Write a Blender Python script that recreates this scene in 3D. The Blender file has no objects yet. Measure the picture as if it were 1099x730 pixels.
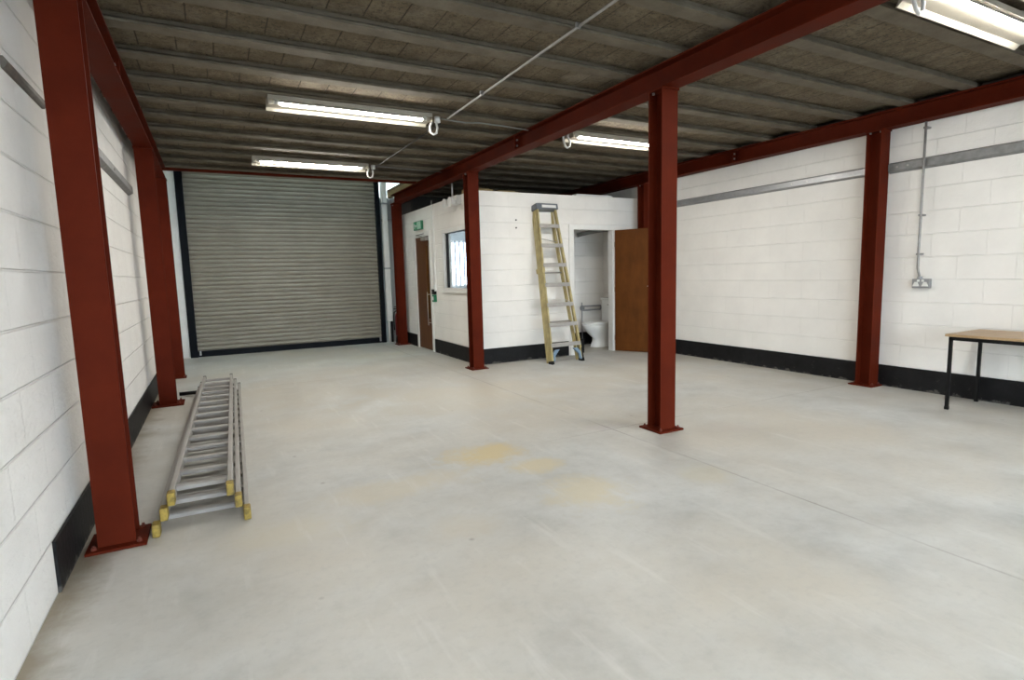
import bpy, bmesh, math, random
from mathutils import Vector, Matrix
random.seed(7)
C = bpy.context.scene.collection
PI = math.pi

# ------------------------------------------------------------------ helpers
def nb(): return bmesh.new()

def box(bm, x0, x1, y0, y1, z0, z1, M=None, bev=0.0):
    b = bmesh.new()
    r = bmesh.ops.create_cube(b, size=1.0)
    S = Matrix.Translation(((x0+x1)/2, (y0+y1)/2, (z0+z1)/2)) @ Matrix.Diagonal((x1-x0, y1-y0, z1-z0, 1))
    bmesh.ops.transform(b, matrix=S, verts=b.verts)
    if bev > 0:
        bmesh.ops.bevel(b, geom=list(b.edges), offset=bev, segments=2, affect='EDGES', profile=0.6)
    merge(bm, b, M)

def merge(bm, b, M=None):
    if M is not None: bmesh.ops.transform(b, matrix=M, verts=b.verts)
    mp = {}
    for v in b.verts: mp[v] = bm.verts.new(v.co)
    for f in b.faces:
        try:
            g = bm.faces.new([mp[v] for v in f.verts]); g.smooth = f.smooth; g.material_index = f.material_index
        except ValueError: pass
    b.free()

def cyl(bm, p0, p1, r0, r1=None, seg=12, cap=True, smooth=True):
    r1 = r0 if r1 is None else r1
    p0, p1 = Vector(p0), Vector(p1); d = (p1-p0).normalized()
    a = d.orthogonal().normalized(); c = d.cross(a)
    A, B = [], []
    for k in range(seg):
        t = 2*PI*k/seg; q = a*math.cos(t)+c*math.sin(t)
        A.append(bm.verts.new(p0+q*r0)); B.append(bm.verts.new(p1+q*r1))
    for k in range(seg):
        f = bm.faces.new((A[k], A[(k+1) % seg], B[(k+1) % seg], B[k])); f.smooth = smooth
    if cap: bm.faces.new(A[::-1]); bm.faces.new(B)

def tube(bm, pts, r, seg=8, closed=False):
    pts = [Vector(q) for q in pts]; n = len(pts); rings = []; up = None
    for i, q in enumerate(pts):
        a = pts[i-1] if (i > 0 or closed) else q
        b = pts[(i+1) % n] if (i < n-1 or closed) else q
        d = (b-a).normalized()
        if up is None: up = d.orthogonal().normalized()
        up = (up - d*up.dot(d)).normalized(); w = d.cross(up)
        rings.append([bm.verts.new(q+(up*math.cos(2*PI*k/seg)+w*math.sin(2*PI*k/seg))*r) for k in range(seg)])
    for i in range(n if closed else n-1):
        A, B = rings[i], rings[(i+1) % n]
        for k in range(seg):
            f = bm.faces.new((A[k], A[(k+1) % seg], B[(k+1) % seg], B[k])); f.smooth = True
    if not closed: bm.faces.new(rings[0][::-1]); bm.faces.new(rings[-1])

def prism(bm, prof, axis, a, b, M=None):
    """extrude a 2-D outline along x, y or z from a to b (outline in the two other axes, in order)"""
    bb = bmesh.new()
    def P(u, v, w): return {'x': (w, u, v), 'y': (u, w, v), 'z': (u, v, w)}[axis]
    A = [bb.verts.new(P(u, v, a)) for u, v in prof]; B = [bb.verts.new(P(u, v, b)) for u, v in prof]
    n = len(prof)
    for k in range(n): bb.faces.new((A[k], A[(k+1) % n], B[(k+1) % n], B[k]))
    bb.faces.new(A[::-1]); bb.faces.new(B)
    bmesh.ops.recalc_face_normals(bb, faces=bb.faces)
    merge(bm, bb, M)

def loft(bm, rings, smooth=True):
    """rings: lists of points with the same count, closed loops; capped"""
    R = [[bm.verts.new(q) for q in r] for r in rings]; n = len(R[0])
    for A, B in zip(R, R[1:]):
        for k in range(n):
            f = bm.faces.new((A[k], A[(k+1) % n], B[(k+1) % n], B[k])); f.smooth = smooth
    bm.faces.new(R[0][::-1]); bm.faces.new(R[-1])

def obj(name, bm, mat, parent=None, loc=None, bevel=0.0, recalc=True):
    if recalc: bmesh.ops.recalc_face_normals(bm, faces=bm.faces)
    me = bpy.data.meshes.new(name); bm.to_mesh(me); bm.free()
    for m in (mat if isinstance(mat, (list, tuple)) else [mat]): me.materials.append(m)
    o = bpy.data.objects.new(name, me); C.objects.link(o)
    if parent is not None: o.parent = parent
    if loc is not None: o.location = loc
    if bevel > 0:
        md = o.modifiers.new('edge', 'BEVEL'); md.width = bevel; md.segments = 2; md.limit_method = 'ANGLE'
    return o

def tag(o, label, cat=None, group=None, kind=None):
    o['label'] = label
    if cat: o['category'] = cat
    if group: o['group'] = group
    if kind: o['kind'] = kind
    return o

def thing(name, label, cat, loc=(0, 0, 0), rot=(0, 0, 0), group=None, kind='thing'):
    o = bpy.data.objects.new(name, None); C.objects.link(o)
    o.empty_display_size = 0.1; o.location = loc; o.rotation_euler = rot
    return tag(o, label, cat, group, kind)

def struct(name, bm, m, label=None, parent=None):
    o = obj(name, bm, m, parent)
    if parent is None: o['kind'] = 'structure'
    if label: o['label'] = label
    return o

def copy_tree(o, parent=None):
    c = o.copy(); C.objects.link(c)
    if parent is not None: c.parent = parent
    for ch in list(o.children): copy_tree(ch, c)
    return c

# ------------------------------------------------------------------ materials
class N:
    def __init__(s, name):
        s.m = bpy.data.materials.new(name); s.m.use_nodes = True; s.t = s.m.node_tree; s.n = s.t.nodes
        s.b = s.n['Principled BSDF']
    def add(s, typ, **kw):
        x = s.n.new(typ)
        for k, v in kw.items():
            if k.startswith('i_'):
                key = k[2:]; key = int(key) if key.isdigit() else key.replace('_', ' ')
                x.inputs[key].default_value = v
            else: setattr(x, k, v)
        return x
    def link(s, a, b): s.t.links.new(a, b)
    def coord(s, out='Object', M=None):
        tc = s.add('ShaderNodeTexCoord'); return tc.outputs[out]
    def noise(s, vec, scale, detail=4, rough=.55):
        x = s.add('ShaderNodeTexNoise', i_Scale=scale, i_Detail=detail, i_Roughness=rough); s.link(vec, x.inputs['Vector']); return x.outputs['Fac']
    def ramp(s, fac, stops):
        x = s.add('ShaderNodeValToRGB'); e = x.color_ramp.elements
        while len(e) < len(stops): e.new(.5)
        for q, (p, c) in zip(e, stops): q.position = p; q.color = (c, c, c, 1) if not isinstance(c, tuple) else (*c, 1)
        s.link(fac, x.inputs['Fac']); return x.outputs['Color']
    def mix(s, fac, a, b, typ='MIX'):
        x = s.add('ShaderNodeMix', data_type='RGBA', blend_type=typ)
        for sock, v in ((x.inputs[0], fac), (x.inputs[6], a), (x.inputs[7], b)):
            if hasattr(v, 'is_output'): s.link(v, sock)
            else: sock.default_value = v if not isinstance(v, tuple) else (*v, 1)
        return x.outputs[2]
    def math(s, op, a, b=0.0, clamp=False):
        x = s.add('ShaderNodeMath', operation=op, use_clamp=clamp)
        for sock, v in ((x.inputs[0], a), (x.inputs[1], b)):
            if hasattr(v, 'is_output'): s.link(v, sock)
            else: sock.default_value = v
        return x.outputs[0]
    def bump(s, h, strength=.3, dist=.01, prev=None):
        x = s.add('ShaderNodeBump', i_Strength=strength, i_Distance=dist); s.link(h, x.inputs['Height'])
        if prev is not None: s.link(prev, x.inputs['Normal'])
        s.link(x.outputs[0], s.b.inputs['Normal']); return x.outputs[0]
    def set(s, col=None, rough=.5, metal=0.0, spec=.5):
        if col is not None:
            if hasattr(col, 'is_output'): s.link(col, s.b.inputs['Base Color'])
            else: s.b.inputs['Base Color'].default_value = (*col, 1)
        if hasattr(rough, 'is_output'): s.link(rough, s.b.inputs['Roughness'])
        else: s.b.inputs['Roughness'].default_value = rough
        s.b.inputs['Metallic'].default_value = metal
        s.b.inputs['Specular IOR Level'].default_value = spec
        return s.m

def plain(name, col, rough=.5, metal=0.0, var=.12, scale=14, bump=0.0, spec=.5):
    n = N(name); v = n.coord()
    f = n.noise(v, scale)
    c = n.ramp(f, [(.3, tuple(x*(1-var) for x in col)), (.7, tuple(min(1, x*(1+var)) for x in col))])
    if bump: n.bump(n.noise(v, scale*6), bump, .004)
    return n.set(c, rough, metal, spec)

def sep(n, vec):
    s = n.add('ShaderNodeSeparateXYZ'); n.link(vec, s.inputs[0]); return s.outputs
def comb(n, x, y, z=0.0):
    s = n.add('ShaderNodeCombineXYZ')
    for i, v in enumerate((x, y, z)):
        if hasattr(v, 'is_output'): n.link(v, s.inputs[i])
        else: s.inputs[i].default_value = v
    return s.outputs[0]

def brickmask(n, u, w, bw, bh, mort, smooth=.3):
    b = n.add('ShaderNodeTexBrick', offset=.5, i_Scale=1.0, i_Mortar_Size=mort, i_Mortar_Smooth=smooth, i_Brick_Width=bw, i_Row_Height=bh)
    b.inputs['Color1'].default_value = (1, 1, 1, 1); b.inputs['Color2'].default_value = (.8, .8, .8, 1); b.inputs['Mortar'].default_value = (0, 0, 0, 1)
    n.link(comb(n, u, w), b.inputs['Vector']); return b

def blockwall(name, along, col=(.80, .775, .735), joint=.72, rough=.5, dist=.014):
    n = N(name); v = n.coord(); s = sep(n, v)
    b = brickmask(n, s[0 if along == 'x' else 1], s[2], .45, .225, .006, .5)
    # joints are only partly visible under the paint
    wear = n.ramp(n.noise(v, .9, 5), [(.38, .12), (.64, .85)])
    bd = n.math('ABSOLUTE', n.math('SUBTRACT', n.math('FRACT', n.math('DIVIDE', s[2], .225)), .5)); bed = n.ramp(bd, [(.470, 0.0), (.488, 1.0)])
    fac = n.math('MAXIMUM', n.math('MULTIPLY', b.outputs['Fac'], .35), bed)
    jm = n.math('MULTIPLY', fac, wear)
    g1 = n.noise(v, 3.0, 5); g2 = n.noise(v, 60, 3)
    base = n.ramp(g1, [(.25, tuple(x*.94 for x in col)), (.75, tuple(min(1, x*1.04) for x in col))])
    c = n.mix(n.math('MULTIPLY', jm, .45), base, tuple(x*joint for x in col))
    h = n.math('SUBTRACT', n.math('MULTIPLY', g2, .12), n.math('MULTIPLY', fac, .8))
    h = n.math('ADD', h, n.math('MULTIPLY', n.noise(v, 17, 7, .65), .75))
    n.bump(h, rough, dist)
    return n.set(c, .62, 0, .35)

XL_ = -.676
def mat_floor():
    n = N('concrete floor'); v = n.coord(); s = sep(n, v)
    big = n.noise(v, .55, 6, .6); mid = n.noise(v, 2.3, 8, .65); fine = n.noise(v, 22, 6, .7)
    c = n.ramp(mid, [(.30, (.345, .345, .330)), (.48, (.455, .460, .445)), (.70, (.55, .555, .54))])
    c = n.mix(n.ramp(big, [(.38, 0.0), (.62, .65)]), c, (.47, .425, .35))
    c = n.mix(n.ramp(fine, [(.32, .26), (.5, 0.0)]), c, (.34, .335, .32))
    # yellow resin stains left on the slab
    def blob(cx, cy, rx, ry, wob=.35):
        dx = n.math('DIVIDE', n.math('SUBTRACT', s[0], cx), rx); dy = n.math('DIVIDE', n.math('SUBTRACT', s[1], cy), ry)
        d = n.math('SQRT', n.math('ADD', n.math('MULTIPLY', dx, dx), n.math('MULTIPLY', dy, dy)))
        d = n.math('ADD', d, n.math('MULTIPLY', n.math('SUBTRACT', mid, .5), 2.6))
        d = n.math('ADD', d, n.math('MULTIPLY', n.math('SUBTRACT', fine, .5), 1.2))
        return n.ramp(d, [(.35, 1.0), (1.0, 0.0)])
    for cx, cy, rx, ry, a, colr in [(1.62, 3.50, .34, .27, .72, (.56, .44, .20)), (1.80, 3.15, .24, .18, .62, (.58, .49, .29)),
                                    (1.86, 2.55, .32, .30, .52, (.60, .52, .33)), (2.62, 2.42, .20, .22, .30, (.58, .53, .37)),
                                    (1.0, 3.25, .55, .22, .38, (.58, .50, .34)), (1.05, 2.55, .22, .20, .25, (.58, .50, .37)),
                                    (.2, 2.95, .34, .22, .32, (.56, .50, .36)), (2.2, 5.4, 1.2, .9, .30, (.55, .49, .37)),
                                    (4.6, 5.6, 1.1, .8, .3, (.55, .50, .39)), (.9, 6.8, 1.0, 1.2, .25, (.52, .45, .34)),
                                    (2.75, 3.62, .22, .10, .35, (.40, .34, .36)), (3.62, 3.05, .25, .14, .22, (.42, .37, .36))]:
        c = n.mix(n.math('MULTIPLY', blob(cx, cy, rx, ry), a), c, colr)
    # brown dirt along the foot of the left wall
    dl = n.math('ADD', n.math('SUBTRACT', s[0], XL_), n.math('MULTIPLY', n.math('SUBTRACT', mid, .5), .5))
    c = n.mix(n.ramp(dl, [(.0, .75), (.16, 0.0)]), c, (.21, .165, .10))
    # long scuff streaks
    mp = n.add('ShaderNodeMapping'); mp.inputs['Rotation'].default_value = (0, 0, .5); mp.inputs['Scale'].default_value = (5.0, .7, 1); n.link(v, mp.inputs[0])
    st = n.noise(mp.outputs[0], 2.2, 6, .6)
    c = n.mix(n.ramp(st, [(.58, 0.0), (.74, .38)]), c, (.62, .61, .58))
    # small chips and spots
    vo = n.add('ShaderNodeTexVoronoi', i_Scale=2.6); n.link(v, vo.inputs['Vector'])
    c = n.mix(n.ramp(vo.outputs['Distance'], [(.02, .6), (.05, 0.0)]), c, (.22, .20, .17))
    # sawn joints: along the room under the middle row of posts, and across
    def line(a, pos, w):
        d = n.math('ABSOLUTE', n.math('SUBTRACT', a, pos)); d = n.math('ADD', d, n.math('MULTIPLY', n.math('SUBTRACT', fine, .5), .012))
        return n.ramp(d, [(w*.45, 1.0), (w, 0.0)])
    rx = n.add('ShaderNodeMapRange'); rx.inputs['From Min'].default_value = 2.0; rx.inputs['From Max'].default_value = 3.1; n.link(s[0], rx.inputs[0])
    j = n.math('MAXIMUM', line(s[0], 2.80, .010), n.math('MULTIPLY', line(s[1], 3.55, .008), rx.outputs[0]))
    j = n.math('MAXIMUM', j, line(s[1], 7.35, .008))
    wear = n.ramp(n.noise(v, 1.6, 4), [(.38, .15), (.6, .9)])
    jw = n.math('MULTIPLY', j, wear)
    c = n.mix(n.math('MULTIPLY', jw, .75), c, (.22, .20, .18))
    h = n.math('SUBTRACT', n.math('ADD', n.math('MULTIPLY', mid, .4), n.math('MULTIPLY', fine, .25)), jw)
    n.bump(h, .22, .006)
    r = n.ramp(mid, [(.3, .38), (.7, .58)])
    return n.set(c, r, 0, .45)

def mat_blocks():
    n = N('ceiling block soffit'); v = n.coord(); s = sep(n, v)
    # one row of blocks between each pair of joists, end joints every 440 mm, staggered
    row = n.math('FLOOR', n.math('DIVIDE', n.math('SUBTRACT', s[1], 3.6), .517))
    off = n.math('MULTIPLY', n.math('SINE', n.math('MULTIPLY', row, 12.9)), .9)
    u = n.math('FRACT', n.math('DIVIDE', n.math('ADD', s[0], n.math('ADD', off, 20)), .222))
    jd = n.math('ABSOLUTE', n.math('SUBTRACT', u, .5))
    jm = n.ramp(n.math('ADD', jd, n.math('MULTIPLY', n.math('SUBTRACT', n.noise(v, 9, 3), .5), .02)), [(.478, 0.0), (.492, 1.0)])
    g = n.noise(v, 5.5, 9, .78); f = n.noise(v, 46, 5, .75)
    cell = n.add('ShaderNodeTexNoise', i_Scale=2.0, i_Detail=0.0); n.link(comb(n, n.math('FLOOR', n.math('DIVIDE', n.math('ADD', s[0], n.math('ADD', off, 20.111)), .222)), row), cell.inputs['Vector'])
    c = n.ramp(g, [(.30, (.092, .071, .043)), (.52, (.198, .156, .100)), (.74, (.305, .252, .178))])
    c = n.mix(n.ramp(cell.outputs['Fac'], [(.3, 0.0), (.7, .5)]), c, (.165, .130, .090))
    c = n.mix(n.ramp(f, [(.36, .8), (.52, 0.0)]), c, (.055, .048, .038))
    c = n.mix(n.ramp(n.noise(v, 1.7, 8, .7), [(.54, 0.0), (.68, .6)]), c, (.26, .225, .175))
    c = n.mix(n.math('MULTIPLY', jm, .75), c, (.05, .045, .04))
    n.bump(n.math('SUBTRACT', n.math('ADD', f, g), n.math('MULTIPLY', jm, 1.2)), .9, .016)
    return n.set(c, .92, 0, .2)

def mat_joist():
    n = N('precast concrete joist'); v = n.coord()
    g = n.noise(v, 5, 8, .72); f = n.noise(v, 50, 4, .7)
    c = n.ramp(g, [(.3, (.090, .074, .050)), (.7, (.180, .150, .110))])
    c = n.mix(n.ramp(f, [(.3, .4), (.5, 0.0)]), c, (.11, .10, .085))
    n.bump(n.math('ADD', f, g), .35, .006)
    return n.set(c, .85, 0, .25)

def mat_red():
    n = N('red oxide paint'); v = n.coord()
    g = n.noise(v, 3, 6, .6)
    c = n.ramp(g, [(.3, (.070, .0092, .0032)), (.7, (.100, .0140, .0052))])
    n.bump(n.noise(v, 90, 3), .12, .002)
    return n.set(c, n.ramp(g, [(.3, .55), (.7, .68)]), 0, .05)

def mat_galv():
    n = N('galvanised steel'); v = n.coord()
    vo = n.add('ShaderNodeTexVoronoi', i_Scale=38); n.link(v, vo.inputs['Vector'])
    g = n.noise(v, 6, 5)
    c = n.mix(g, (.27, .275, .285), (.42, .425, .435))
    bwv = n.add('ShaderNodeRGBToBW'); n.link(vo.outputs['Color'], bwv.inputs[0])
    c = n.mix(.3, c, n.ramp(bwv.outputs[0], [(.2, .38), (.8, .62)]), 'SOFT_LIGHT')
    return n.set(c, n.ramp(g, [(.3, .34), (.7, .55)]), .75, .5)

def mat_alu(name='mill aluminium', col=(.42, .40, .375), rough=.5):
    n = N(name); v = n.coord()
    g = n.noise(v, 12, 5)
    c = n.ramp(g, [(.3, tuple(x*.82 for x in col)), (.7, col)])
    return n.set(c, n.ramp(g, [(.3, rough-.06), (.7, rough+.1)]), .45, .5)

def mat_wood(name, c0, c1, scale=(30, 30, 1.6), rough=.42, spec=.3):
    n = N(name); v = n.coord()
    mp = n.add('ShaderNodeMapping'); mp.inputs['Scale'].default_value = scale; n.link(v, mp.inputs[0])
    g = n.noise(mp.outputs[0], 1.0, 6, .6); k = n.noise(v, 5, 4)
    f = n.math('ADD', n.math('MULTIPLY', g, .65), n.math('MULTIPLY', k, .35))
    c = n.ramp(f, [(.34, c0), (.66, c1)])
    n.bump(g, .05, .002)
    return n.set(c, rough, 0, spec)

def mat_glass(name='window glass', tint=(.93, .97, 1.0)):
    n = N(name); n.n.remove(n.b)
    t = n.add('ShaderNodeBsdfTransparent'); t.inputs[0].default_value = (*tint, 1)
    g = n.add('ShaderNodeBsdfGlossy', i_Roughness=.02); lw = n.add('ShaderNodeLayerWeight', i_Blend=.5); fr = n.add('ShaderNodeMath', operation='MULTIPLY_ADD'); pw = n.add('ShaderNodeMath', operation='POWER'); pw.inputs[1].default_value = 5.0; n.link(lw.outputs['Facing'], pw.inputs[0]); n.link(pw.outputs[0], fr.inputs[0]); fr.inputs[1].default_value = .9; fr.inputs[2].default_value = .04
    mx = n.add('ShaderNodeMixShader'); n.link(fr.outputs[0], mx.inputs[0]); n.link(t.outputs[0], mx.inputs[1]); n.link(g.outputs[0], mx.inputs[2])
    n.link(mx.outputs[0], n.n['Material Output'].inputs[0]); return n.m

def mat_translucent(name, col):
    n = N(name); n.n.remove(n.b); v = n.coord()
    f = n.noise(v, 4, 4); c = n.ramp(f, [(.3, tuple(x*.9 for x in col)), (.7, col)])
    t = n.add('ShaderNodeBsdfTranslucent'); d = n.add('ShaderNodeBsdfDiffuse'); n.link(c, t.inputs[0]); n.link(c, d.inputs[0])
    mx = n.add('ShaderNodeMixShader'); mx.inputs[0].default_value = .3
    n.link(t.outputs[0], mx.inputs[1]); n.link(d.outputs[0], mx.inputs[2]); n.link(mx.outputs[0], n.n['Material Output'].inputs[0]); return n.m

def mat_emit(name, col, strength):
    n = N(name); n.set(col, .4)
    n.b.inputs['Emission Color'].default_value = (*col, 1); n.b.inputs['Emission Strength'].default_value = strength
    return n.m

M = {}
M['wx'] = blockwall('painted blockwork facing the room', 'x')
M['wy'] = blockwall('painted blockwork along the room', 'y')
M['wyr'] = blockwall('rough painted blockwork', 'y', (.81, .79, .76), .86, .7, .022)
M['floor'] = mat_floor(); M['blocks'] = mat_blocks(); M['joist'] = mat_joist(); M['red'] = mat_red()
M['redbolt'] = plain('red oxide bolt', (.14, .035, .022), .5, .1, .3, 40, 0, .3); M['galv'] = mat_galv(); M['alu'] = mat_alu()
def mat_band():
    n = N('black bitumen paint band'); v = n.coord()
    g = n.noise(v, 7, 6, .65); s = sep(n, v)
    c = n.ramp(g, [(.3, (.0055, .0055, .006)), (.7, (.013, .013, .014))])
    z = n.math('ADD', s[2], n.math('MULTIPLY', n.math('SUBTRACT', n.noise(v, 9, 5, .7), .5), .22))
    c = n.mix(n.ramp(z, [(-.02, .8), (.015, 0.0)]), c, (.10, .095, .085))
    c = n.mix(n.ramp(n.noise(v, 16, 6, .7), [(.62, 0.0), (.72, .5)]), c, (.07, .068, .062))
    n.bump(n.noise(v, 30, 5), .4, .006)
    return n.set(c, .55, 0, .18)
M['band'] = mat_band()
M['bolt'] = plain('zinc bolt', (.42, .41, .40), .4, .7)
M['white'] = plain('white gloss paint', (.74, .73, .70), .35, 0, .05, 6)
M['offwhite'] = plain('white plastic', (.72, .72, .70), .35, 0, .05, 10)
M['tray'] = plain('aged enamelled light tray', (.30, .275, .225), .45, 0, .07, 9)
M['tube'] = mat_emit('lit fluorescent tube', (1.0, .965, .885), 94.0)
M['cap'] = plain('grey lamp cap', (.42, .41, .38), .4, .2)
M['shutter'] = plain('grey coated shutter steel', (.235, .212, .170), .45, .0, .10, 3)
M['guide'] = plain('blue black steel guide', (.0022, .0038, .0062), .5, 0, .2, 8, 0, .1)
M['blackmetal'] = plain('black painted tube', (.005, .005, .0055), .4, 0, .2, 20, 0, .25)
M['blackplastic'] = plain('black plastic', (.007, .007, .0075), .45, 0, .15, 14, 0, .25)
M['fibreglass'] = plain('yellow fibreglass', (.42, .345, .155), .5, 0, .22, 9)
M['greyplastic'] = plain('grey blue plastic', (.125, .14, .165), .45, 0, .1, 14)
M['blueplastic'] = plain('pale blue plastic', (.17, .26, .36), .4, 0, .1, 12)
M['foot'] = plain('dirty yellow rubber foot', (.27, .19, .035), .65, 0, .55, 34)
M['doorwood'] = mat_wood('orange brown door veneer', (.082, .026, .0048), (.135, .044, .0088), (7, 7, 2.2), .5, .15)
M['darkdoor'] = mat_wood('dark brown door veneer', (.075, .026, .007), (.125, .045, .013))
M['tabletop'] = mat_wood('beech table top', (.30, .195, .100), (.42, .29, .165), (2.0, 26, 26), .4)
M['timber'] = mat_wood('raw timber', (.20, .14, .06), (.32, .235, .12), (2, 22, 22), .7)
M['ceramic'] = plain('white ceramic', (.78, .78, .76), .12, 0, .03, 3)
M['glass'] = mat_glass()
M['visionglass'] = mat_glass('wired vision glass', (.62, .60, .30))
M['green'] = plain('green plastic', (.010, .16, .075), .4, 0, .1, 10)
M['signgreen'] = plain('green sign face', (.02, .30, .13), .4, 0, .06, 10)
M['signpale'] = plain('pale green sign face', (.40, .62, .47), .4, 0, .06, 10)
M['clad'] = plain('pale grey cladding sheet', (.42, .46, .48), .5, .1, .08, 2)
M['roofsheet'] = plain('pale roof liner sheet', (.55, .56, .55), .6, 0, .08, 2)
M['translucent'] = mat_translucent('translucent daylight sheet', (.80, .86, .84))
M['extred'] = plain('red extinguisher enamel', (.12, .008, .010), .4, 0, .12, 14, 0, .25)
M['asphalt'] = plain('outside tarmac', (.16, .16, .16), .9, 0, .2, 5)
M['darkwood'] = plain('brown steel mullion', (.060, .032, .020), .5)
M['plaster'] = plain('office white emulsion', (.78, .79, .79), .7, 0, .03, 3)
M['shadefill'] = plain('dark shade filler', (.06, .055, .05), .85)  # near-black filler colour standing in for shade in the gaps
M['shaderail'] = plain('shaded brown steel', (.115, .10, .085), .6, .1, .3, 20)  # shadow on the short left rail put into its dark brown colour
M['dullgalv'] = plain('dull galvanised steel', (.235, .235, .235), .5, .3, .2, 16)
M['bar'] = plain('grey white window bar', (.40, .43, .47), .5)
M['cable'] = plain('white cable sheath', (.62, .61, .58), .45)
M['greycable'] = plain('grey cable sheath', (.20, .20, .19), .5)
M['darkcable'] = plain('dark cable sheath', (.045, .042, .038), .6)
M['conduit'] = plain('grey galvanised conduit', (.27, .26, .25), .45, .3, .15, 20)

# ------------------------------------------------------------------ room constants (metres)
XL, XR = -.676, 6.244
YB, YF = -3.2, 10.961
YO, XO, ZO = 7.195, 3.277, 2.458          # office front, office side, office top
ZB, ZT = 2.65, 2.82                       # underside and top of the red steel
YE = 8.95                                 # far edge of the mezzanine over the shutter bay
ROOF = 5.2

# ------------------------------------------------------------------ setting
bm = nb(); box(bm, XL-.2, XR+.2, YB, YF+.25, -.15, 0); struct('floor', bm, M['floor'], 'worn grey concrete floor with yellow stains and sawn joints')
bm = nb(); box(bm, -14, 20, YB-14, YB, -.2, -.02); struct('ground_outside', bm, M['asphalt'])
bm = nb(); box(bm, -14, 20, YF+.25, YF+14, -.2, -.02); struct('ground_outside_far', bm, M['asphalt'])
bm = nb(); box(bm, XL-.2, XL, YB, YF+.2, 0, ROOF); struct('wall_left', bm, M['wyr'], 'white painted blockwork wall behind the long ladder')
bm = nb(); box(bm, XR, XR+.2, YB, YF+.2, 0, ROOF); struct('wall_right', bm, M['wy'], 'white painted blockwork wall behind the table')
# wall behind the camera: blockwork with one wide shop-front opening
bm = nb(); box(bm, XL-.2, -.55, YB-.2, YB, 0, 2.9); box(bm, 5.9, XR+.2, YB-.2, YB, 0, 2.9); box(bm, XL-.2, XR+.2, YB-.2, YB, 2.45, ROOF)
struct('wall_back', bm, M['wx'])
wb = struct('window_2', (lambda b: (box(b, -.55, 5.9, YB-.14, YB-.06, 0, .08), box(b, -.55, 5.9, YB-.14, YB-.06, 2.37, 2.45),
     [box(b, x-.03, x+.03, YB-.14, YB-.06, .08, 2.37) for x in (-.52, 1.1, 2.7, 4.3, 5.87)], b)[-1])(nb()), M['white'])
bm = nb(); box(bm, -.5, 5.84, YB-.105, YB-.099, .08, 2.37); obj('pane', bm, M['glass'], wb)

# far wall: shutter opening, office window opening, cladding above
DX0, DX1, DZ = -.34, 2.92, 3.45
bm = nb()
box(bm, XL-.05, DX0-.08, YF, YF+.2, 0, ROOF)
box(bm, DX0-.08, DX1+.06, YF+.12, YF+.2, DZ, ROOF)
struct('wall_front', bm, M['white'], 'white wall strip beside the roller shutter')
def corr(bm, x0, x1, y, z0, z1, pitch=.2, dep=.035):
    n = int(round((x1-x0)/pitch)); xs = []
    for i in range(n):
        a = x0+(x1-x0)*i/n; w = (x1-x0)/n
        xs += [(a, 0), (a+w*.45, 0), (a+w*.55, dep), (a+w*.9, dep)]
    xs.append((x1, 0))
    pts = [(x, y-d) for x, d in xs] + [(x, y-d+.006) for x, d in reversed(xs)]
    prism(bm, pts, 'z', z0, z1)
bm = nb(); corr(bm, DX1+.06, 3.5, YF+.05, 0, 2.85); corr(bm, 4.42-.92, 4.42, YF+.05, 0, 2.85)
box(bm, 3.1, 4.42, YF+.06, YF+.1, 0, 2.85)
box(bm, 5.45, XR, YF, YF+.1, 0, 2.85); box(bm, 4.42, 5.45, YF, YF+.1, 0, 1.06); box(bm, 4.42, 5.45, YF, YF+.1, 2.02, 2.85)
struct('wall_front_cladding', bm, M['clad'], 'pale grey cladding between shutter and office')
bm = nb(); corr(bm, DX1+.06, XR, YF+.05, 2.85, ROOF, .2, .03)
struct('wall_front_daylight_sheet', bm, M['translucent'], 'bright translucent sheet high above the shutter side')
bm = nb()
for x in (3.42, 3.62): box(bm, x-.022, x+.022, YF-.06, YF, 2.85, 4.6)
struct('trim_1', bm, M['darkwood'])
bm = nb(); box(bm, 3.13, 3.2, 8.98, 10.9, 2.822, 2.93); struct('trim_2', bm, M['timber'])
bm = nb(); box(bm, 3.0, 3.28, YF-.05, YF+.01, 2.38, 2.42); struct('trim_3', bm, M['galv'])
bm = nb(); box(bm, XO+.02, 6.06, 10.80, 10.84, ZO, 2.865); box(bm, XO+.02, XO+.06, 10.0, 10.8, ZO, 2.66); struct('shade_sheet_over_office', bm, M['shadefill'])  # added dark sheets stand in for the shade above the office
bm = nb(); box(bm, XR-.012, XR, YB, YF, 2.79, 2.882); struct('shade_strip_right', bm, M['shadefill'])  # added dark strip stands in for shade in the gap over the beam
# high roof over the open bay, with a translucent rooflight
bm = nb(); box(bm, XL-.2, .3, YE-1.5, YF+.25, ROOF, ROOF+.08); box(bm, 2.5, XR+.2, YE-1.5, YF+.25, ROOF, ROOF+.08)
box(bm, .3, 2.5, YE-1.5, 9.1, ROOF, ROOF+.08); box(bm, .3, 2.5, 10.6, YF+.25, ROOF, ROOF+.08)
struct('roof', bm, M['roofsheet'])
bm = nb(); corr(bm, .3, 2.5, 0, 9.1, 10.6, .2, .03)
bmesh.ops.transform(bm, matrix=Matrix(((1, 0, 0, 0), (0, 0, 1, 0), (0, 1, 0, ROOF+.05), (0, 0, 0, 1))), verts=bm.verts)
struct('window_3', bm, M['translucent'])
bm = nb(); box(bm, XL-.2, XR+.2, YE-1.6, YE-1.5, 2.95, ROOF+.08); struct('wall_upper', bm, M['roofsheet'])
bm = nb(); box(bm, XL-.2, XR+.2, YB-.2, YE-1.5, 3.3, 3.38); struct('roof_over_mezzanine', bm, M['roofsheet'])

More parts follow.
